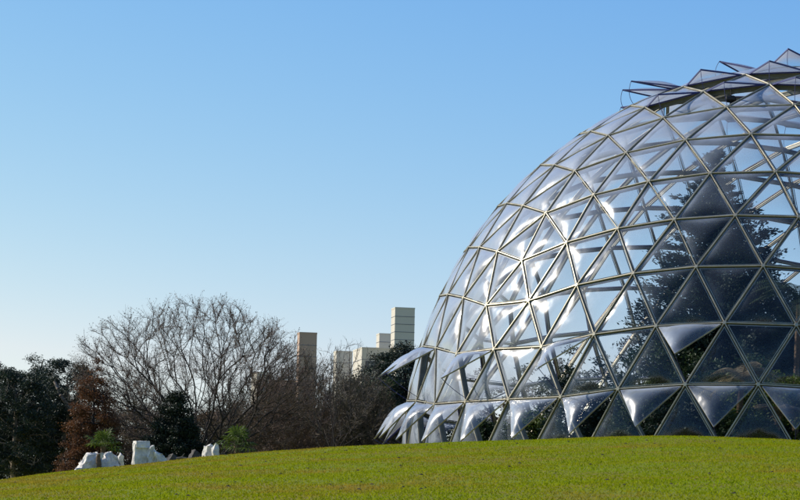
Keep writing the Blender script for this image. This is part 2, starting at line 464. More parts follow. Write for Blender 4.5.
for r_ in range(0, 8):
    for k in range(5):
        for m in range(r_ + 1):
            TRI.append(('U', r_, k * r_ + m, wrap(r_ + 1, k * (r_ + 1) + m), wrap(r_ + 1, k * (r_ + 1) + m + 1), wrap(r_, k * r_ + m)))
            if m < r_:
                TRI.append(('D', r_, k * r_ + m, wrap(r_, k * r_ + m), wrap(r_, k * r_ + m + 1), wrap(r_ + 1, k * (r_ + 1) + m + 1)))
for r_ in range(8, 12):
    for i_ in range(40):
        TRI.append(('U', r_, i_, wrap(r_ + 1, i_), wrap(r_ + 1, i_ + 1), wrap(r_, i_)))
        TRI.append(('D', r_, i_, wrap(r_, i_), wrap(r_, i_ + 1), wrap(r_ + 1, i_ + 1)))
def npos(key): return node_dir(*key) * RD
def project(P):
    c = CAMROT.T @ (np.asarray(P) - CAMPOS)
    return np.array([400 + FPX * c[0] / -c[2], 250 - FPX * c[1] / -c[2]])
def facing(Pl):
    n = Pl / np.linalg.norm(Pl); return float(n @ (CAMPOS - (Pl + DC))) > 0
def inframe(Pl, mg=6):
    q = project(Pl + DC); return -mg < q[0] < 800 + mg and -mg < q[1] < 446

dome = empty('geodesic_greenhouse', DC, 'large domed greenhouse of triangular bubble panes in a grey metal lattice', 'greenhouse')

def strut_geo(mb, A, B):
    n = (A + B); n /= np.linalg.norm(n)
    t = B - A; L = np.linalg.norm(t); t /= L
    s = np.cross(t, n); s /= np.linalg.norm(s); n = np.cross(s, t)
    A = A + t * 0.05; B = B - t * 0.05
    # outer cap rail: bevelled section
    prof = [(-.028, -.03), (.028, -.03), (.028, .02), (.016, .040), (-.016, .040), (-.028, .02)]
    v = [P + s * a + n * b for P in (A, B) for a, b in prof]
    k = len(prof)
    mb.add(v, [(i, (i + 1) % k, (i + 1) % k + k, i + k) for i in range(k)] + [tuple(range(k))[::-1], tuple(range(k, 2 * k))], 0)
    # web and round carrying tube below
    v = [P + s * a + n * b for P in (A, B) for a, b in [(-.010, -.18), (.010, -.18), (.012, -.032), (-.012, -.032)]]
    mb.add(v, [(0, 1, 5, 4), (1, 2, 6, 5), (2, 3, 7, 6), (3, 0, 4, 7)], 1)
    mb.tube(A - n * .21, B - n * .21, .04, .04, 8, 1)

def node_geo(mb, P):
    n = P / np.linalg.norm(P)
    mb.tube(P - n * .27, P + n * .02, .085, .085, 10, 1, cap=True)
    mb.tube(P + n * .02, P + n * .048, .085, .07, 10, 0, cap=True)

def bubble_geo(mbg, mbr, A, B, C, H, rng, deep=.035):
    """one triangular pillow pane with its rim; A, B, C are the corners of the pane's plane"""
    A, B, C = (np.asarray(p, float) for p in (A, B, C))
    n = np.cross(B - A, C - A); n /= np.linalg.norm(n)
    cen = (A + B + C) / 3
    N = 12
    a = []
    idx = {}
    for i in range(N + 1):
        for j in range(N + 1 - i):
            u, w = i / N, j / N; q = 1 - u - w
            h = H * (27 * u * w * q) ** 0.8 if min(u, w, q) > 0 else 0
            idx[(i, j)] = len(a)
            a.append(A * q + B * u + C * w + n * (h + .015))
    f = []
    for i in range(N):
        for j in range(N - i):
            f.append((idx[(i, j)], idx[(i + 1, j)], idx[(i, j + 1)]))
            if j < N - i - 1: f.append((idx[(i + 1, j)], idx[(i + 1, j + 1)], idx[(i, j + 1)]))
    mbg.add(a, f)
    # rim: light rail on top, navy shade painted on underside and inner sides
    def inset(P, d): 
        e = cen - P; L = np.linalg.norm(e); return P + e * (d / L)
    for off, wd, z0, z1, mi in ((0.0, 0.06, -deep, .012, 0),):
        o = [inset(P, -0.0) for P in (A, B, C)]; q = [inset(P, wd) for P in (A, B, C)]
        v = [p + n * z1 for p in o] + [p + n * z1 for p in q] + [p + n * z0 for p in o] + [p + n * z0 for p in q]
        fs = []
        for i in range(3):
            j = (i + 1) % 3
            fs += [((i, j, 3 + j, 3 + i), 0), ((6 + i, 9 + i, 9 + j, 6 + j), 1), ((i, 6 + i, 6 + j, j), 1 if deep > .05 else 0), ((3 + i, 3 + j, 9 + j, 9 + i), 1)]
        base = mbr.n
        for q_, mi_ in fs: pass
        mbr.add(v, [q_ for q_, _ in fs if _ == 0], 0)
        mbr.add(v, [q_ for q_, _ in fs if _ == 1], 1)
    return n

def inset_tri(P, d):
    """move every side of the triangle inwards by d"""
    A, B, C = P
    c = np.linalg.norm(B - A); a = np.linalg.norm(C - B); b = np.linalg.norm(A - C)
    inc = (a * A + b * B + c * C) / (a + b + c)
    s = (a + b + c) / 2; r = math.sqrt(max(1e-9, (s - a) * (s - b) * (s - c) / s))
    k = (r - d) / r
    return [inc + (Q - inc) * k for Q in (A, B, C)]

OPEN = {}
for kind, r, i, a, b, c in TRI:
    if kind != 'D': continue
    if r == 11: OPEN[(r, i)] = 35
    if r == 10 and i % 2 == 0: OPEN[(r, i)] = 45
    if r == 3: OPEN[(r, i)] = 27
    if r == 1: OPEN[(r, i)] = 27
    if r == 4 and i in (0, 1, 2, 3): OPEN[(r, i)] = 27

def area2(P):
    q = [project(p + DC) for p in P]
    return abs((q[1][0] - q[0][0]) * (q[2][1] - q[0][1]) - (q[2][0] - q[0][0]) * (q[1][1] - q[0][1])) / 2

def build_dome():
    rng = random.Random(3)
    # ---- struts
    edges = {}
    for kind, r, i, a, b, c in TRI:
        for p, q in ((a, b), (b, c), (c, a)):
            edges[tuple(sorted((p, q)))] = 1
    es = []
    for p, q in edges:
        A, B = npos(p), npos(q); mid = (A + B) / 2
        L = np.linalg.norm(project(A + DC) - project(B + DC))
        es.append((-(L if facing(mid) and inframe(mid) else 0), p, q))
    es.sort(key=lambda e: e[0])
    rest = MB()
    for n, (s, p, q) in enumerate(es):
        A, B = npos(p), npos(q)
        if n < 100:
            mb = MB(); strut_geo(mb, A, B)
            mb.build('strut', [M['alu'], M['steel']], dome, loc=(A + B) / 2)
        else: strut_geo(rest, A, B)
    tag(rest.build('strut', [M['alu'], M['steel']], dome), kind='stuff')
    # ---- joints
    ns = []
    for key in set(k for e in edges for k in e):
        P = npos(key)
        d = np.linalg.norm(P + DC - CAMPOS)
        ns.append((d if facing(P) and inframe(P) else 1e4 + d, key))
    ns.sort()
    rest = MB()
    for n, (s, key) in enumerate(ns):
        P = npos(key)
        if n < 100 and s < 1e4:
            mb = MB(); node_geo(mb, P); mb.build('lattice_joint', [M['alu'], M['steel']], dome, loc=P)
        else: node_geo(rest, P)
    tag(rest.build('lattice_joint', [M['alu'], M['steel']], dome), kind='stuff')
    # ---- panes
    ps = []; vents = []
    for T in TRI:
        kind, r, i, a, b, c = T
        A, B, C = npos(a), npos(b), npos(c)
        if np.cross(B - A, C - A) @ A < 0: A, B = B, A
        cen = (A + B + C) / 3
        vis = facing(cen) and inframe(cen)
        if kind == 'D' and (r, i) in OPEN: vents.append((A, B, C, OPEN[(r, i)], vis, r))
        else: ps.append((-(area2((A, B, C)) if vis else 0), A, B, C))
    ps.sort(key=lambda e: e[0])
    rg, rr = MB(), MB()
    for n, (s, A, B, C) in enumerate(ps):
        T = inset_tri((A, B, C), 0.068)
        H = 0.125 + rng.uniform(-.02, .02)
        cen = (A + B + C) / 3
        # each pane sits a hair differently in its frame
        nn = cen / np.linalg.norm(cen)
        T = [p + nn * (rng.uniform(-.012, .012) - .03) for p in T]
        if n < 100:
            g, q = MB(), MB(); bubble_geo(g, q, *T, H, rng)
            og = g.build('glass_pane', M['glass'], dome, smooth=True, loc=cen)
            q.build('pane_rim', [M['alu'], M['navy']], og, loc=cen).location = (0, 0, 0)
        else: bubble_geo(rg, rr, *T, H, rng)
    og = tag(rg.build('glass_pane', M['glass'], dome, smooth=True), kind='stuff')
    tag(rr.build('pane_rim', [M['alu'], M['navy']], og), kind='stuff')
    # ---- opened vents
    rg, rr, rs = MB(), MB(), MB()
    for A, B, C, ang, vis, r in vents:
        T = inset_tri((A, B, C), 0.075)
        # hinge: the side opposite the tip; find the tip again after the possible swap
        ax = T[1] - T[0]; ax /= np.linalg.norm(ax)
        nn = np.cross(B - A, C - A); nn /= np.linalg.norm(nn)
        ang2 = R(ang + rng.uniform(-2.5, 2.5))
        rot = np.array(Matrix.Rotation(ang2, 3, Vector(ax)))
        tip = T[0] + rot @ (T[2] - T[0])
        if (tip - T[2]) @ nn < 0:
            rot = np.array(Matrix.Rotation(-ang2, 3, Vector(ax)))
        h0 = T[0] + nn * 0.05
        T2 = [h0 + rot @ (p - T[0]) for p in T]
        cen = sum(T2) / 3
        H = 0.27 if r > 8 else 0.16
        if vis: g, q, st = MB(), MB(), MB()
        else: g, q, st = rg, rr, rs
        bubble_geo(g, q, *T2, H, rng, deep=.055 if r < 8 else .045)
        # curved opener rod from the joint under the tip to the tip
        P0 = T[2] - nn * 0.02; P1 = T2[2]
        out = (T[2] - (T[0] + T[1]) / 2); out /= np.linalg.norm(out)
        last = None
        for u in np.linspace(0, 1, 9):
            p = P0 * (1 - u) + P1 * u + out * (0.16 if r < 8 else 0.05) * 4 * u * (1 - u)
            if last is not None: st.tube(last, p, .013, .013, 5)
            last = p
        st.tube(P0 - nn * .22, P0 - nn * .02, .05, .05, 6, cap=True)
        if vis:
            og = g.build('opened_vent', M['vent'], dome, smooth=True, loc=cen)
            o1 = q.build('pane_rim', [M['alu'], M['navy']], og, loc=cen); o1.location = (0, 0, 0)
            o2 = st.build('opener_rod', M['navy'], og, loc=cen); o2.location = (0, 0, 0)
    if rg.n:
        og = tag(rg.build('opened_vent', M['vent'], dome, smooth=True), kind='stuff')
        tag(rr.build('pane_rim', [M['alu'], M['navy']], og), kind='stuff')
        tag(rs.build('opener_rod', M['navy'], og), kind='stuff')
    # ---- low concrete ring wall the lattice stands on, following its lowest joints
    mb = MB(); ring = [npos((12, i)) for i in range(40)]
    n = 40; v = []
    for i in range(n):
        P = ring[i]; h = np.array([P[0], P[1], 0]); h /= np.linalg.norm(h)
        v += [P + h * .18 - (0, 0, .05), P - h * .22 - (0, 0, .05), P - h * .22 - (0, 0, P[2] + 1.2), P + h * .18 - (0, 0, P[2] + 1.2)]
    f = []
    for i in range(n):
        a, b = 4 * i, 4 * ((i + 1) % n)
        for k in range(4):
            f.append((a + k, a + (k + 1) % 4, b + (k + 1) % 4, b + k))
    mb.add(v, f); mb.build('base_wall', M['concrete'], dome)
    # ---- black motor housings under the crown
    for px, py in ((649, 111), (731, 99)):
        P = at(px, py, 108.0)
        # put it just inside the shell along the line of sight
        d = P - CAMPOS; d /= np.linalg.norm(d); oc = CAMPOS - DC
        bq = oc @ d; disc = bq * bq - (oc @ oc - (RD - .45) ** 2)
        if disc < 0: continue
        P = CAMPOS + d * (-bq - math.sqrt(disc)) - DC
        mb = MB()
        prof = [(-.24, .05), (-.2, .14), (-.02, .17), (.14, .15), (.22, .08)]
        for (z0, r0), (z1, r1) in zip(prof, prof[1:]):
            mb.tube(P + np.array([z0, 0, .03 * z0]), P + np.array([z1, 0, .03 * z1]), r0, r1, 12)
        mb.tube(P + (0, 0, .1), P + (0, 0, .5), .025, .025, 6)
        mb.box(P + (0, 0, -.2), (.10, .16, .14))
        mb.build('motor_housing', M['black'], dome, smooth=True, loc=P)
build_dome()

# ------------------------------------------------------------------ trees
def colonize(stems, att, step, kill, rng, iters=120, up=0.05, reach=1e9):
    """space colonisation; stems = list of start polylines; returns nodes, parents"""
    P = []; par = []
    for s in stems:
        last = -1
        for q in s:
            if last == -1 and len(P) and np.linalg.norm(np.asarray(q) - P[0]) < 1e-6:
                last = 0; continue
            P.append(np.asarray(q, float)); par.append(last); last = len(P) - 1
    att = np.asarray(att)
    alive = np.ones(len(att), bool)
    nearest = np.full(len(att), -1); nd = np.full(len(att), 1e18)
    new_from = 0
    for it in range(iters):
        Q = np.array(P[new_from:])
        if len(Q) == 0 or not alive.any(): break
        ai = np.where(alive)[0]
        for c0 in range(0, len(ai), 2000):
            blk = ai[c0:c0 + 2000]
            d = ((att[blk][:, None] - Q[None]) ** 2).sum(-1)
            k = d.argmin(1); dm = d[np.arange(len(blk)), k]
            better = dm < nd[blk]
            nearest[blk[better]] = k[better] + new_from; nd[blk[better]] = dm[better]
        alive &= nd > kill * kill
        new_from = len(P)
        ai = np.where(alive & (nd < reach * reach))[0]
        if len(ai) == 0: break
        PP = np.array(P)
        dirs = att[ai] - PP[nearest[ai]]; dirs /= np.linalg.norm(dirs, axis=1, keepdims=True)
        acc = np.zeros((len(P), 3)); np.add.at(acc, nearest[ai], dirs)
        for k in np.unique(nearest[ai]):
            v = acc[k] + rng.normal(0, 0.12, 3) * np.linalg.norm(acc[k]) ; v[2] += up
            L = np.linalg.norm(v)
            if L < 1e-3: continue
            P.append(PP[k] + v / L * step); par.append(int(k))
    return np.array(P), np.array(par)

def radii(P, par, tip, expo=2.3):
    w = np.zeros(len(P)); cnt = np.zeros(len(P))
    for i in range(len(P) - 1, 0, -1):
        if cnt[i] == 0: w[i] = tip ** expo
        if par[i] >= 0: w[par[i]] += w[i]; cnt[par[i]] += 1
    if cnt[0] == 0: w[0] = tip ** expo
    return w ** (1 / expo), cnt

def skeleton_mesh(P, par, rad, k=5):
    i = np.where(par >= 0)[0]
    A, B = P[par[i]], P[i]
    ra = np.minimum(rad[par[i]], rad[i] * 1.5)
    return tubes_np(A, B, ra, rad[i], k)

def twigs(P, par, rad, rng, per, length, r, maxr=0.03, upw=0.4, sub=2):
    """fine twigs sprouting from every thin shoot"""
    i = np.where((par >= 0) & (rad < maxr))[0]
    i = np.repeat(i, per)
    d = P[i] - P[par[i]]; d /= np.linalg.norm(d, axis=1, keepdims=True) + 1e-9
    a = P[par[i]] + (P[i] - P[par[i]]) * rng.uniform(0, 1, (len(i), 1))
    v = d * 0.8 + rng.normal(0, 0.55, d.shape); v[:, 2] += upw
    v /= np.linalg.norm(v, axis=1, keepdims=True)
    L = (length * rng.uniform(0.4, 1.3, len(i)))[:, None]
    b = a + v * L * 0.55
    v2 = v + rng.normal(0, 0.3, v.shape); v2 /= np.linalg.norm(v2, axis=1, keepdims=True)
    c = b + v2 * L * 0.5
    A = np.concatenate([a, b]); B = np.concatenate([b, c])
    ra = np.concatenate([np.full(len(a), r), np.full(len(a), r * .8)])
    rb = np.concatenate([np.full(len(a), r * .8), np.full(len(a), r * .5)])
    if sub > 1:
        s = b + rng.normal(0, .01, b.shape); w = v + rng.normal(0, .7, v.shape); w /= np.linalg.norm(w, axis=1, keepdims=True)
        A = np.concatenate([A, s]); B = np.concatenate([B, s + w * L * .45])
        ra = np.concatenate([ra, np.full(len(s), r * .7)]); rb = np.concatenate([rb, np.full(len(s), r * .4)])
    return A, B, ra, rb, c

def env_points(n, rng, W, H0, H1, shape='dome', D=None, hollow=0.0, lean=0.0):
    """random points in a crown envelope, relative to the foot of the tree"""
    D = D or W
    out = []
    while len(out) < n:
        u = rng.uniform(-1, 1, (n * 3, 3))
        t = (u[:, 2] + 1) / 2
        rr = np.sqrt(u[:, 0] ** 2 + u[:, 1] ** 2)
        if shape == 'dome': lim = np.sqrt(np.clip(1 - np.clip((t - .3) / .7, 0, 1) ** 2.2, 0, 1)) * np.clip(.62 + t * 1.3, 0, 1)
        elif shape == 'cone': lim = (1 - t) ** .75 * .98 + .02
        elif shape == 'column': lim = np.sqrt(np.clip(1 - (2 * t - 1) ** 4, 0, 1))
        else: lim = np.sqrt(np.clip(1 - (2 * t - 1) ** 2, 0, 1))
        an = np.arctan2(u[:, 1], u[:, 0])
        lim = lim * (1 + .13 * np.sin(3 * an + 2 + 4 * t) + .09 * np.sin(5 * an + 7 * t))
        ok = (rr < lim) & (rr > lim * hollow * (rng.uniform(0, 1, len(rr)) ** .5))
        for q, tt in zip(u[ok], t[ok]): out.append((q[0] * W / 2 + lean * tt, q[1] * D / 2, H0 + tt * (H1 - H0)))
    return np.array(out[:n])

def fan_tree(loc, W, H, label, seed, bark='bark_dark', twig='twig', cat='tree', group=None, name='bare_tree', D=None, n=2400, bf=.55, tip=.0055,
             crown0=.12, hollow=.35, lean=0., twn=3, twl=.32, twr=.0048, buds=0, budmat=.05, stems=7, foot=.3, outer=0.0, maxr=.0125, expo=2.35, droop=.0):
    """leafless tree: limbs run as directly as they can from the foot to points spread through a domed crown"""
    rng = np.random.default_rng(seed)
    t = empty(name, loc, label, cat, group)
    D = D or W
    pts = env_points(n, rng, W, H * crown0, H, 'dome', D, hollow=hollow, lean=lean)
    P = [np.array([0, 0, -.2])]; par = [-1]
    for k in range(stems):
        an = 2 * math.pi * (k + rng.uniform(-.35, .35)) / stems
        d = rng.uniform(.5, 1) * foot
        P.append(np.array([math.cos(an) * d * .35, math.sin(an) * d * .35, .05])); par.append(0)
        P.append(np.array([math.cos(an) * d, math.sin(an) * d, H * crown0 * rng.uniform(.6, 1.1)])); par.append(len(P) - 2)
    plen = [0.0]
    for q in range(1, len(P)): plen.append(plen[par[q]] + np.linalg.norm(P[q] - P[par[q]]))
    m0 = len(P); N = m0 + n
    PP = np.zeros((N, 3)); PP[:m0] = P; L = np.zeros(N); L[:m0] = plen; par = par + [0] * n
    # direction in which the wood arrives at each node, to keep forks narrow
    DR = np.zeros((N, 3)); DR[0] = (0, 0, 1)
    for q in range(1, m0):
        v = PP[q] - PP[par[q]]; DR[q] = v / np.linalg.norm(v)
    root = np.array([0, 0, -.2])
    order = np.argsort(np.linalg.norm((pts - root) * np.array([1, W / D, 1]), axis=1) + rng.uniform(0, .1 * H, n))
    for c, k in enumerate(order):
        i = m0 + c; p = pts[k]
        v = p - PP[2:i]; d = np.linalg.norm(v, axis=1)
        cosang = (v * DR[2:i]).sum(1) / (d + 1e-9)
        cost = d * (1 + 1.3 * np.clip(.86 - cosang, 0, 2)) + bf * L[2:i]
        b = int(cost.argmin()) + 2
        PP[i] = p; par[i] = b; L[i] = L[b] + np.linalg.norm(p - PP[b])
        w = p - PP[b]; w /= np.linalg.norm(w) + 1e-9; DR[i] = w
    P, par = PP, np.array(par)
    # split long runs and let them bow a little
    A = []; B = []; RA = []; RB = []
    w = np.zeros(N); kids = np.zeros(N)
    for i in range(N - 1, 0, -1):
        if kids[i] == 0: w[i] = tip ** expo
        w[par[i]] += w[i]; kids[par[i]] += 1
    rad = w ** (1 / expo)
    for i in range(1, N):
        a, b = P[par[i]], P[i]; d = np.linalg.norm(b - a)
        m = max(1, int(d / .22)); bow = rng.normal(0, .05 * d, 3) - np.array([0, 0, droop * d])
        ra = min(rad[par[i]], rad[i] * 1.25); prev = a
        for q in range(1, m + 1):
            u = q / m; c = a + (b - a) * u + bow * 4 * u * (1 - u) * .5 + (rng.normal(0, .012, 3) if q < m else 0)
            A.append(prev); B.append(c); RA.append(ra + (rad[i] - ra) * (q - 1) / m); RB.append(ra + (rad[i] - ra) * u); prev = c
    A, B, RA, RB = (np.array(x) for x in (A, B, RA, RB))
    v, f = tubes_np(A, B, RA, RB, 5)
    mb = MB(); mb.addnp(v, f); mb.build('trunk', M[bark], t, smooth=True)
    er = np.sqrt((B[:, 0] / (W / 2)) ** 2 + (B[:, 1] / (D / 2)) ** 2 + (np.maximum(B[:, 2], 0) / H) ** 2)
    thin = np.where((RB < maxr) & (er > outer))[0]
    i = np.repeat(thin, twn)
    d = B[i] - A[i]; d /= np.linalg.norm(d, axis=1, keepdims=True) + 1e-9
    a = A[i] + (B[i] - A[i]) * rng.uniform(0, 1, (len(i), 1))
    w = d + rng.normal(0, .5, d.shape); w[:, 2] += .22; w /= np.linalg.norm(w, axis=1, keepdims=True)
    LL = twl * rng.uniform(.35, 1.25, (len(i), 1))
    b = a + w * LL * .55; c = b + (w + rng.normal(0, .25, w.shape)) * LL * .5; e = b + (w + rng.normal(0, .55, w.shape)) * LL * .4
    TA = np.concatenate([a, b, b]); TB = np.concatenate([b, c, e]); m = len(a)
    v, f = tubes_np(TA, TB, np.concatenate([np.full(m, twr), np.full(2 * m, twr * .8)]), np.concatenate([np.full(m, twr * .8), np.full(2 * m, twr * .5)]), 3)
    mb = MB(); mb.addnp(v, f)
    if buds:
        ends = np.concatenate([c, e]); pk = ends[rng.integers(0, len(ends), buds)] + rng.normal(0, .03, (buds, 3))
        v, f = leaves_np(pk, budmat, rng); mb.addnp(v, f)
    mb.build('crown', M[twig], t)
    return t

def leafy_tree(loc, W, H, label, seed, leaf='leaf_green', bark='bark_dark', cat='tree', group=None, crown0=.15, clumps=90, per=150,
               csize=.42, lsize=.10, shape='dome', name='evergreen_tree', flat=.3, D=None, lean=0., aspect=.5, zsq=.55, hollow=.55):
    rng = np.random.default_rng(seed)
    t = empty(name, loc, label, cat, group)
    att = env_points(clumps, rng, W * .92, H * crown0, H * .97, shape, D and D * .92, hollow=hollow, lean=lean)
    step = max(.22, H / 30)
    tr = [np.array([0, 0, -.25])] + [np.array([lean * .5 * (u ** 2) + rng.normal(0, .03), rng.normal(0, .03), H * .85 * u]) for u in np.linspace(.08, 1, 12 if shape == 'cone' else 5)][: 12 if shape == 'cone' else 3]
    P, par = colonize([tr], att, step, step * .9, rng, up=.1, iters=70)
    rad, cnt = radii(P, par, .014)
    v, f = skeleton_mesh(P, par, rad, 6)
    mb = MB(); mb.addnp(v, f); mb.build('trunk', M[bark], t, smooth=True)
    cs = csize * rng.uniform(.55, 1.35, clumps)
    pts = []
    for c, s in zip(att, cs):
        n = int(per * (s / csize) ** 2)
        q = rng.normal(0, 1, (n, 3)); q /= np.linalg.norm(q, axis=1, keepdims=True); q *= (rng.uniform(0, 1, (n, 1)) ** .5)
        q[:, 2] *= zsq
        q *= s * rng.uniform(.75, 1.25, (n, 1))
        pts.append(c + q)
    pts = np.concatenate(pts)
    v, f = leaves_np(pts, lsize, rng, flat=flat, aspect=aspect)
    mb = MB(); mb.addnp(v, f); mb.build('crown', M[leaf], t)
    return t

def tiered_conifer(loc, W, H, label, seed, leaf='leaf_conifer', bark='bark_dark', cat='tree', whorls=22, per=7, lsize=.13, droop=-.1, name='conifer', base=.06, dens=16):
    rng = np.random.default_rng(seed)
    t = empty(name, loc, label, cat)
    mb = MB(); n = 10; last = np.array([0, 0, -.2])
    for k in range(1, n + 1):
        u = k / n; p = np.array([rng.normal(0, .04), rng.normal(0, .04), H * u]); mb.tube(last, p, .2 * (1 - (u - .1)) + .015, .2 * (1 - u) + .012, 8); last = p
    LP = []; LD = []
    for k in range(whorls):
        u = base + (1 - base) * (k / whorls) ** .95
        for j in range(per):
            an = rng.uniform(0, 2 * math.pi)
            L = W / 2 * (1 - u) ** .8 * rng.uniform(.6, 1.15) + .12
            d = np.array([math.cos(an), math.sin(an), rng.uniform(-.15, .2) + droop])
            p0 = np.array([0, 0, H * (u + rng.uniform(-.015, .015))])
            last = p0; m = 6
            for q in range(1, m + 1):
                s = q / m; p = p0 + d * L * s + np.array([0, 0, .28 * L * s * s])
                mb.tube(last, p, .035 * (1 - s) + .01, .035 * (1 - s) * .8 + .008, 4)
                nn = int(dens * (1.2 - .3 * s) * max(.5, L / 1.5))
                pts = last + (p - last) * rng.uniform(0, 1, (nn, 1)) + rng.normal(0, 1, (nn, 3)) * np.array([.16, .16, .08]) * (1.2 - .55 * s) * (0.6 + L / 3)
                LP.append(pts); LD.append(np.tile(d + np.array([0, 0, .3]), (nn, 1)))
                last = p
    mb.build('trunk', M[bark], t, smooth=True)
    v, f = leaves_np(np.concatenate(LP), lsize, rng, dirs=np.concatenate(LD), aspect=.35)
    mb = MB(); mb.addnp(v, f); mb.build('crown', M[leaf], t)
    return t

def fan_palm(loc, h, W, label, seed, leaves=18, cat='palm', leaf='leaf_palm', trunk_r=.09, group=None):
    rng = np.random.default_rng(seed)
    t = empty('fan_palm', loc, label, cat, group)
    mb = MB(); last = np.array([0, 0, -.2])
    for k in range(1, 9):
        u = k / 8; p = np.array([.02 * math.sin(5 * u), 0, h * u]); mb.tube(last, p, trunk_r * (1.1 + .15 * (k % 2)), trunk_r * (1.0 + .15 * ((k + 1) % 2)), 9); last = p
    mb.build('trunk', M['fibre'], t, smooth=True)
    for k in range(leaves):
        an = k * 2.399 + rng.uniform(-.2, .2); el = R(rng.uniform(-25, 75) if k > 4 else 70)
        d = np.array([math.cos(an) * math.cos(el), math.sin(an) * math.cos(el), math.sin(el)])
        L = W / 2 * .5 * rng.uniform(.8, 1.15)
        mb = MB(); o = np.array([0, 0, h - .02]); hub = o + d * L - np.array([0, 0, .05 * L])
        mb.tube(o, hub, .012, .008, 4)
        side = np.cross(d, (0, 0, 1.)); side /= np.linalg.norm(side) + 1e-9
        nrm = np.cross(side, d)
        F = W / 2 * .5 * rng.uniform(.85, 1.1)
        m = 11
        for j in range(m):
            a = R(-125 + 250 * j / (m - 1))
            q = d * math.cos(a) + side * math.sin(a)
            wv = np.cross(q, nrm) * F * .07
            mid = hub + q * F * .55 + nrm * .03 * F; tip = hub + q * F * rng.uniform(.88, 1.05) - np.array([0, 0, .22 * F])
            mb.add([hub, mid + wv, tip, mid - wv, mid + nrm * .02 * F], [(0, 1, 4), (0, 4, 3), (1, 2, 4), (4, 2, 3)])
        mb.build('frond', M[leaf], t)
    return t

def feather_palm(loc, h, W, label, seed, leaf='leaf_green', fronds=16, cat='palm', trunk_r=.14):
    rng = np.random.default_rng(seed)
    t = empty('feather_palm', loc, label, cat)
    mb = MB(); last = np.array([0, 0, -.2])
    for k in range(1, 15):
        u = k / 14; p = np.array([.15 * u * u, 0, h * u]); mb.tube(last, p, trunk_r * (1.15 - .3 * u), trunk_r * (1.05 - .3 * u), 9); last = p
    mb.build('trunk', M['fibre'], t, smooth=True)
    top = last
    for k in range(fronds):
        an = k * 2.399; el = R(rng.uniform(5, 80))
        L = W / 2 * rng.uniform(.85, 1.15); mb = MB()
        hd = np.array([math.cos(an), math.sin(an), 0]); last = top
        pts = []
        for q in range(1, 15):
            s = q / 14
            p = top + hd * L * s * math.cos(el * (1 - .4 * s)) + np.array([0, 0, L * (s * math.sin(el) - .75 * s * s)])
            mb.tube(last, p, .022 * (1 - s) + .006, .02 * (1 - s) + .005, 4)
            dd = (p - last) / (np.linalg.norm(p - last) + 1e-9)
            side = np.cross(dd, (0, 0, 1.)); side /= np.linalg.norm(side) + 1e-9
            for sg in (-1, 1):
                for e in (0, .5):
                    b0 = last + (p - last) * e
                    ll = .62 * math.sin(math.pi * min(1, s * .85 + .12)) * L * .32 + .1
                    tip = b0 + side * sg * ll + dd * ll * .55 - np.array([0, 0, .35 * ll])
                    mb.add([b0, b0 + dd * .05, tip], [(0, 1, 2)])
            last = p
        mb.build('frond', M[leaf], t)
    return t

# ---- inside the greenhouse
def inside(px, Y):
    p = at(px, 445, Y); return np.array([p[0], Y, DC[2] - .35])
mb = MB()
ringp = [(DC[0] + (RD - .45) * math.cos(a), DC[1] + (RD - .45) * math.sin(a), DC[2] - .33 + .06 * math.sin(3 * a)) for a in np.linspace(0, 2 * math.pi, 64, endpoint=False)]
mb.add([(DC[0], DC[1], DC[2] - .2)] + ringp, [(0, 1 + i, 1 + (i + 1) % 64) for i in range(64)])
tag(mb.build('planting_bed', M['soil']), kind='structure')

tiered_conifer(inside(713, 117), 12.0, 14.6, 'tallest dark pointed conifer standing inside the glass dome', 11, whorls=36, per=10, lsize=.2, dens=30)
leafy_tree(inside(757, 119), 8.6, 11.0, 'shorter wide dark conifer inside the dome right of the tallest one', 12, leaf='leaf_conifer', clumps=400, per=230, csize=.62, lsize=.2, shape='cone',
           crown0=.02, hollow=.25, name='conifer', zsq=.6, aspect=.45)
feather_palm(inside(795, 112), 7.2, 5.6, 'tall feather palm inside the dome at the right edge of the photo', 13, fronds=18)
INS = [  # px, Y, W, H, leaf, label
    (664, 113, 4.2, 6.6, 'leaf_green', 'dark leafy tree inside the dome just left of the tallest conifer'),
    (728, 109, 4.6, 5.2, 'leaf_green', 'bushy green tree inside the dome in front of the tallest conifer'),
    (618, 119, 4.0, 4.3, 'leaf_conifer', 'low dark tree inside the dome between the middle panes'),
    (776, 107, 4.2, 4.6, 'leaf_palm', 'light green bushy tree inside the dome near the right edge of the photo'),
    (575, 116, 3.4, 4.6, 'leaf_conifer', 'small dark tree inside the dome seen through its middle left panes'),
    (530, 118, 3.2, 2.6, 'leaf_palm', 'low light green bush inside the dome behind the left vents'),
    (690, 105, 3.4, 2.9, 'leaf_conifer', 'low dark shrub close behind the front panes of the dome'),
    (640, 108, 3.0, 2.4, 'leaf_green', 'low green shrub inside the dome behind the front vents'),
    (478, 118, 2.6, 2.2, 'leaf_green', 'small green shrub inside the left end of the dome'),
    (790, 122, 6.0, 9.2, 'leaf_conifer', 'tall dark leafy tree inside the dome behind the tall feather palm'),
    (744, 103, 2.6, 2.2, 'leaf_green', 'knee high green shrub at the foot of the front panes'),
]
for n, (px, Y, W, H, lf, lab) in enumerate(INS):
    leafy_tree(inside(px, Y), W, H, lab, 40 + n, leaf=lf, clumps=70, per=130, csize=.5, lsize=.15, shape='dome', crown0=.08, hollow=.2,
               name='glasshouse_shrub' if H < 3 else 'glasshouse_tree', cat='shrub' if H < 3 else 'tree')
feather_palm(inside(738, 104.5), 3.4, 3.6, 'straw coloured dry palm inside the dome behind the front right panes', 61, leaf='leaf_dry', fronds=14)
feather_palm(inside(775, 103.6), 1.9, 3.0, 'low straw coloured palm inside the dome near its front right panes', 62, leaf='leaf_dry', fronds=12)

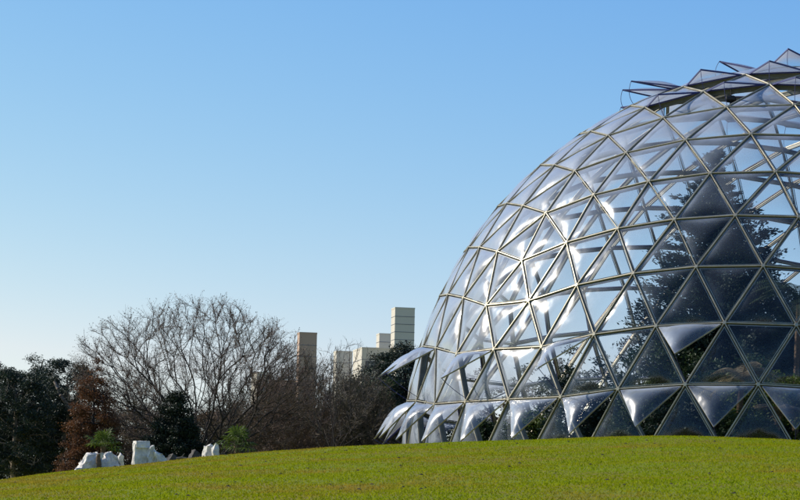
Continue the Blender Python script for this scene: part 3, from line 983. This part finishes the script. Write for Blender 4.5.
# ---- left: pines, rusty conifer
PIN = [(-14, 117, 4.4, 358, 'dark pine cut off by the left edge of the photo'),
       (14, 112, 3.6, 357, 'dark pine right beside the one cut off by the photo edge'),
       (40, 119, 3.6, 347, 'dark pine with the highest ragged top in the left group of pines'),
       (62, 115, 3.0, 350, 'slim dark pine right beside the rust brown conifer')]
def height_for(px, py, Y):
    g = gx(px, Y); return float(at(px, py, Y)[2] - g[2])
for n, (px, Y, W, py, lab) in enumerate(PIN):
    leafy_tree(gx(px, Y), W, height_for(px, py, Y), lab, 70 + n, leaf='leaf_pine', bark='bark_pine', clumps=210, per=170, csize=.42, lsize=.12,
               shape='dome', crown0=.2, name='pine_tree', group='pines at the left edge', zsq=.5, aspect=.3, hollow=.3, lean=.3 * (n % 2))
for n, (px, Y, W, py, lab) in enumerate([(-30, 128, 6, 395, 'low dark evergreen shrub behind the leftmost pine'), (30, 127, 5, 400, 'low dark evergreen shrub behind the middle pines'), (72, 126, 5, 398, 'low dark evergreen shrub behind the rust brown conifer')]):
    leafy_tree(gx(px, Y), W, height_for(px, py, Y), lab, 90 + n, leaf='leaf_yew', clumps=70, per=150, csize=.6, lsize=.16, shape='dome', crown0=.02, name='evergreen_shrub', cat='shrub', group='evergreen shrubs behind the pines')
leafy_tree(gx(92, 105), 3.3, height_for(92, 350, 105), 'rust brown pointed conifer between the pines and the big bare tree', 101, leaf='leaf_rust', clumps=300, per=150, csize=.32, lsize=.08,
           shape='cone', crown0=.04, name='rusty_conifer', hollow=.3)

# ---- the big bare tree and what stands round it
g = gx(198, 108)
fan_tree(g, 10.3, height_for(198, 297, 108), 'big spreading bare tree with many stems and a wide domed crown of twigs', 111, D=7.0, n=1550, buds=26000, budmat=.05, stems=5,
         crown0=.2, hollow=.72, tip=.0075, bf=.42, twn=5, twl=.40, expo=2.12, maxr=.016, outer=.66)
leafy_tree(gx(176, 104), 3.3, height_for(176, 386, 104), 'near black yew in front of the stems of the big bare tree', 112, leaf='leaf_yew', clumps=420, per=220, csize=.3, lsize=.08, shape='cone', crown0=.0, name='yew', cat='shrub', hollow=.3)

TH_ = [  # brown brushwood behind: px, Y, W, top py, twig mat, label
    (128, 126, 5.2, 368, 'twig_brown', 'brown brushy tree behind the left fan palm'),
    (156, 130, 4.4, 396, 'twig_red', 'low reddish brushy tree behind the white block stack'),
    (228, 128, 4.6, 392, 'twig_brown', 'brown brushy tree behind the right part of the big bare tree'),
    (262, 124, 4.6, 372, 'twig_brown', 'brown brushy tree right of the right fan palm'),
    (296, 121, 4.4, 363, 'twig_red', 'reddish brushy tree in front of the brown tower'),
    (324, 127, 4.6, 358, 'twig_brown', 'brown brushy tree just right of the brown tower'),
    (364, 125, 4.0, 372, 'twig_brown', 'brown brushy tree below the long pale building'),
    (346, 131, 5.0, 376, 'twig_brown', 'low brown brushy tree behind the thin forked tree'),
]
for n, (px, Y, W, py, tw, lab) in enumerate(TH_):
    fan_tree(gx(px, Y), W, height_for(px, py, Y), lab, 130 + n, twig=tw, n=520, twn=5, twl=.42, twr=.0065, crown0=.06, hollow=.1, bf=.45,
             name='brushy_tree', group='leafless brushy trees behind the lawn', buds=4500, budmat=.08, maxr=.014)
fan_tree(gx(336, 113), 4.6, height_for(342, 334, 113), 'thin forked bare tree with pale twig tips in front of the pale buildings', 151, twig='twig_pale', stems=3, n=330, twn=2, lean=.4, crown0=.25)
DK = [(232, 138, 8, 405, 'leaf_brown', 'low hedge of withered brown leaves behind the big bare tree'),
      (120, 140, 7, 405, 'leaf_brown', 'low hedge of withered brown leaves behind the white rocks'),
      (176, 139, 7, 408, 'leaf_yew', 'low dark hedge behind the near black yew'),
      (288, 138, 8, 399, 'leaf_brown', 'low hedge of withered brown leaves below the brown tower'),
      (345, 140, 8, 404, 'leaf_yew', 'low dark hedge behind the thin forked tree')]
for n, (px, Y, W, py, lf, lab) in enumerate(DK):
    leafy_tree(gx(px, Y), W * .9, height_for(px, py, Y), lab, 160 + n, leaf=lf, clumps=150, per=170, csize=.6, lsize=.14, shape='column', D=3, crown0=.0, name='hedge', cat='hedge', hollow=.1, group='low hedges behind the trees')
leafy_tree(gx(398, 135), 5.4, height_for(398, 340, 135), 'tall dark evergreen tree right beside the left end of the dome', 171, leaf='leaf_pine', clumps=460, per=170, csize=.5, lsize=.12, shape='dome', crown0=.0, hollow=.2)
leafy_tree(gx(374, 128), 3.4, height_for(374, 366, 128), 'smaller dark evergreen tree left of the tall one by the dome', 172, leaf='leaf_green', clumps=150, per=150, csize=.4, lsize=.10, shape='dome', crown0=.02, hollow=.4)
BH = [(440, 150, 6, 366, 'leaf_pine'), (498, 152, 7, 362, 'leaf_brown'), (560, 155, 7.5, 340, 'leaf_pine'), (622, 153, 7, 334, 'leaf_yew'), (690, 157, 7, 350, 'leaf_pine'), (760, 153, 7, 345, 'leaf_yew')]
BL = ['dark tree behind the left end of the dome', 'low brown leaved tree seen through the left half of the dome', 'dark tree seen through the middle of the dome from behind', 'near black tree behind the dome left of the tallest conifer',
      'dark tree behind the dome in line with the tallest conifer', 'near black tree behind the dome at the right edge']
for n, ((px, Y, W, py, lf), lab) in enumerate(zip(BH, BL)):
    leafy_tree(gx(px, Y), W, height_for(px, py, Y), lab, 180 + n, leaf=lf, clumps=80, per=130, csize=.6, lsize=.16, shape='dome', crown0=.02, hollow=.3, group='trees behind the dome')

# ---- palms, rocks
fan_palm(gx(104, 93), 1.12, 1.75, 'fan palm with a bright green crown behind the leftmost white rocks', 201, leaves=17)
fan_palm(gx(237, 92), .62, 1.8, 'short fan palm with bright green fronds right of the white slab', 202, leaves=18)
leafy_tree(gx(240, 94.5), 1.3, .75, 'dark low bush under the right fan palm', 203, leaf='leaf_yew', clumps=30, per=90, csize=.2, lsize=.05, crown0=0, name='low_bush', cat='shrub')
leafy_tree(gx(262, 96), 1.0, .62, 'tuft of straw brown leaves right of the right fan palm', 204, leaf='leaf_brown', clumps=24, per=80, csize=.18, lsize=.05, crown0=0, name='low_bush', cat='shrub')

def hull_rock(loc, pts, label, mat_='rock', name='boulder', cat='rock', seed=0, cuts=6, rough=.03, group=None):
    """convex block through the given corner points, cut finer and roughened"""
    import bmesh
    rng = random.Random(seed)
    bm = bmesh.new()
    for p in pts: bm.verts.new(p)
    bmesh.ops.convex_hull(bm, input=bm.verts)
    for v in [v for v in bm.verts if not v.link_faces]: bm.verts.remove(v)
    bmesh.ops.subdivide_edges(bm, edges=bm.edges[:], cuts=cuts, use_grid_fill=True)
    from mathutils import noise
    for v in bm.verts:
        v.co += noise.noise_vector(v.co * 4 + Vector((seed * 3.1, 0, 0))) * rough * 1.3 + noise.noise_vector(v.co * 11 + Vector((seed, 5, 0))) * rough * .9
    me = bpy.data.meshes.new(name); bm.to_mesh(me); bm.free()
    me.materials.append(M[mat_])
    if seed in (1, 2, 3, 7, 10, 11): me.polygons.foreach_set('use_smooth', [True] * len(me.polygons))
    o = bpy.data.objects.new(name, me); COL.objects.link(o)
    o.location = Vector([float(c) for c in loc])
    return tag(o, label, cat, group)
def rock(px0, px1, py_top, Y, label, prof=None, depth=.5, seed=0, mat_='rock', tilt=0, sink=.15, rough=.045, turn=24, group='white rocks along the crest'):
    """rock spanning px0..px1 with its highest point at py_top; prof = heights (0..1) at 5 stations"""
    a, b = at(px0, 445, Y)[0], at(px1, 445, Y)[0]
    cx = (a + b) / 2; gz = float(ground(cx, Y)); H = float(at((px0 + px1) / 2, py_top, Y)[2] - gz)
    prof = prof or [.75, 1, .95, .9, .6]
    rng = random.Random(seed); pts = []
    for s, h in zip(np.linspace(0, 1, len(prof)), prof):
        x = (s - .5) * (b - a)
        pts += [(x, -depth / 2 * rng.uniform(.8, 1.05), -sink), (x, depth / 2, -sink), (x + tilt, -depth / 2 * rng.uniform(.5, .85), H * h * rng.uniform(.93, 1)), (x + tilt, depth / 2 * rng.uniform(.4, .9), H * h)]
    ca, sa = math.cos(R(turn)), math.sin(R(turn))
    pts = [(x * ca - y * sa, x * sa + y * ca, z) for x, y, z in pts]
    return hull_rock((cx, Y, gz), pts, label, mat_, seed=seed, rough=rough, group=group)
rock(75, 101, 452, 87.5, 'leftmost white rock, low and sloping down to its left', [.12, .45, .8, 1, .9], seed=1, depth=.6, rough=.09)
rock(101, 119, 453, 88, 'white rock with a hollow dark face right of the brown stump', [.5, .95, 1, .85, .2], seed=2, depth=.5, rough=.09)
rock(118, 124, 452.5, 89, 'small white rock between the arched rock and the block stack', [.8, 1, .8], seed=3, depth=.2)
rock(133.5, 149, 443.5, 88, 'tallest upright white stone block', [.98, 1, 1, 1, .96], seed=4, depth=.36, rough=.03)
rock(134.5, 148.5, 440.8, 88.02, 'flat white cap stone lying on the tallest white block', [1, 1, 1], seed=5, depth=.4, sink=-.64, rough=.012)
rock(148.5, 156, 445.5, 87.9, 'narrow white block leaning against the right side of the tallest one', [.9, 1, .6], seed=6, depth=.4)
rock(155.5, 166, 451.5, 87.8, 'low white rock at the right foot of the block stack', [1, .7, .75, .5], seed=7, depth=.4, rough=.07)
rock(203.5, 213, 444.5, 89, 'white slab with a sunlit top left of the right fan palm', [.9, 1, .95], seed=8, depth=.4, tilt=.05)
rock(213, 218.8, 443.8, 88.6, 'small upright white stone in front of the right fan palm', [.7, 1, .9], seed=9, depth=.25)
rock(166, 182, 452, 90, 'low dark grey stone left of the fallen branch', [.3, .9, .7, .4], seed=10, mat_='rock_dark', depth=.5, group='grey stones under the big bare tree')
rock(189, 203, 449.5, 91, 'dark grey stone beside the white slab', [.4, 1, .8, .6], seed=11, mat_='rock_dark', depth=.5, group='grey stones under the big bare tree')
# brown stump
def stump():
    g = gx(99.3, 87.2); t = empty('tree_stump', g, 'short brown stump standing between the two left white rocks', 'stump')
    mb = MB(); last = np.array([0, 0, -.1]); rr = [.10, .09, .085, .09, .085, .07, .05]
    for k in range(1, 7):
        p = np.array([.02 * math.sin(k), 0, .58 * k / 6]); mb.tube(last, p, rr[k - 1], rr[k], 10, cap=(k == 6)); last = p
    mb.build('stem', M['fibre'], t, smooth=True)
stump()
# fallen pale branch
def branch():
    g = gx(186, 89); o = MB(); rng = random.Random(4)
    pts = [np.array([-.32, 0, .16]), np.array([-.15, .02, .2]), np.array([.05, 0, .17]), np.array([.22, 0, .08]), np.array([.36, 0, .0])]
    for a, b in zip(pts, pts[1:]): o.tube(a, b, .035, .03, 7)
    o.tube(pts[1], pts[1] + np.array([.1, .05, .14]), .02, .01, 5); o.tube(pts[2], pts[2] + np.array([-.1, -.1, -.2]), .02, .012, 5)
    ob = o.build('fallen_branch', M['twig_pale'], None, smooth=True); ob.location = Vector([float(c) for c in g])
    tag(ob, 'pale fallen branch lying on the grass below the big bare tree', 'branch')
branch()

# small dark clods and leaves scattered over the lawn (uncountable litter)
def litter():
    rng = np.random.default_rng(9); mb = MB()
    n = 150
    y = rng.uniform(40, 86, n); x = rng.uniform(-1, 1, n) * y * .15
    z = ground(x, y)
    for k in range(n):
        s = rng.uniform(.012, .04); c = np.array([x[k], y[k], z[k] + .03]); q = 7
        an = np.arange(q) * 2 * np.pi / q
        ring = np.stack([np.cos(an) * s * 1.4, np.sin(an) * s, rng.uniform(0, .3, q) * s], 1) * rng.uniform(.7, 1.2, (q, 1)) + c
        mb.add(np.vstack([ring, c + (0, 0, s * .8)]), [(i, (i + 1) % q, q) for i in range(q)])
    tag(mb.build('leaf_litter', M['soil']), 'dark crumbs of soil and dead leaves scattered on the lawn', 'litter', kind='stuff')
litter()

# ------------------------------------------------------------------ far buildings
YB = 520.0
def tower(px0, px1, py_top, left_px, label, mats='b_warm', Y=YB, floors=0, name='tower_block', neck=None, depth_m=None, windows=False, cat='building', py_bot=None, roofbox=False):
    """block whose left side face is left_px pixels wide in the photo and whose front spans the rest"""
    k = Y / FPX
    ang = R(12)
    wfront = (px1 - px0 - left_px) * k / math.cos(ang)
    dep = depth_m or max(2.5, left_px * k / math.sin(ang + 0.02))
    corner = at(px0 + left_px, py_top, Y)      # nearest vertical edge
    zt = corner[2]; zb = 3.0
    fx = np.array([math.cos(ang), math.sin(ang), 0]); sx = np.array([-math.sin(ang), math.cos(ang), 0])
    t = empty(name, (corner[0], corner[1], zb), label, cat)
    H = zt - zb
    rot = np.array([fx, sx, (0, 0, 1)]).T
    mb = MB()
    zn = 0.0 if py_bot is None else float(at(px0, py_bot, Y)[2]) - zb      # height where the block starts to overhang its shaft
    mb.box(fx * wfront / 2 + sx * dep / 2 + np.array([0, 0, (H + zn) / 2]), (wfront, dep, H - zn), rot)
    mb.build('wall', M[mats], t)
    if zn > 0:
        mb = MB(); mb.box(fx * wfront / 2 + sx * dep / 2 + np.array([0, 0, zn / 2 - .01]), (wfront * .72, dep * .72, zn), rot); mb.build('shaft', M[mats], t)
    mb = MB(); mb.box(fx * wfront / 2 + sx * dep / 2 + np.array([0, 0, H + .15]), (wfront + .08, dep + .08, .3), rot); mb.build('parapet', M[mats], t)
    if floors:
        for j in range(1, floors + 1):
            z = H - j * floors_h
            if z < zn + .4: break
            mb = MB(); mb.box(fx * wfront / 2 + sx * dep / 2 + np.array([0, 0, z]), (wfront + .06, dep + .06, .11), rot); mb.build('joint_line', M['b_joint'], t)
    if windows:
        z = H - 3.2
        while z > max(2, H - 24):
            n = max(2, int(wfront / 3.2))
            for q in range(n):
                c = fx * (wfront * (q + .5) / n) - sx * .02 + np.array([0, 0, z])
                mb = MB(); mb.box(c, (wfront / n * .62, .12, 1.5), rot); mb.build('window', M['b_glass'], t)
            z -= 3.6
    if roofbox:
        mb = MB(); mb.box(fx * wfront * .6 + sx * dep / 2 + np.array([0, 0, H + .9]), (wfront * .3, dep * .4, 1.4), rot); mb.build('roof_housing', M[mats], t)
    return t
floors_h = 1.55
tower(391, 415, 308.5, 4.2, 'pale tall tower with horizontal joints, the highest building on the skyline', 'b_pale', floors=16, py_bot=347.5)
tower(376, 391.5, 334.5, 3.4, 'small square pale tower just left of the tallest tower', 'b_pale', Y=YB + 25, floors=3)
floors_h = 2.2
tower(351.5, 420, 348.5, 10.5, 'long pale block with a sunlit left end below the tallest tower', 'b_pale', Y=YB + 8, floors=5, windows=True)
tower(333, 352.5, 352, 3.5, 'low pale block left of the long pale block', 'b_pale', Y=YB + 30, floors=6)
tower(297, 317, 333.5, 2.6, 'brown tower standing alone between the bare trees', 'b_warm', Y=YB - 20, floors=14)
tower(249, 268, 373, 8, 'low pale building seen through the right branches of the big bare tree', 'b_pale', Y=YB + 40, floors=4)
tower(268, 296, 381, 4, 'low brown building left of the brown tower', 'b_warm', Y=YB + 45, floors=3, windows=True)
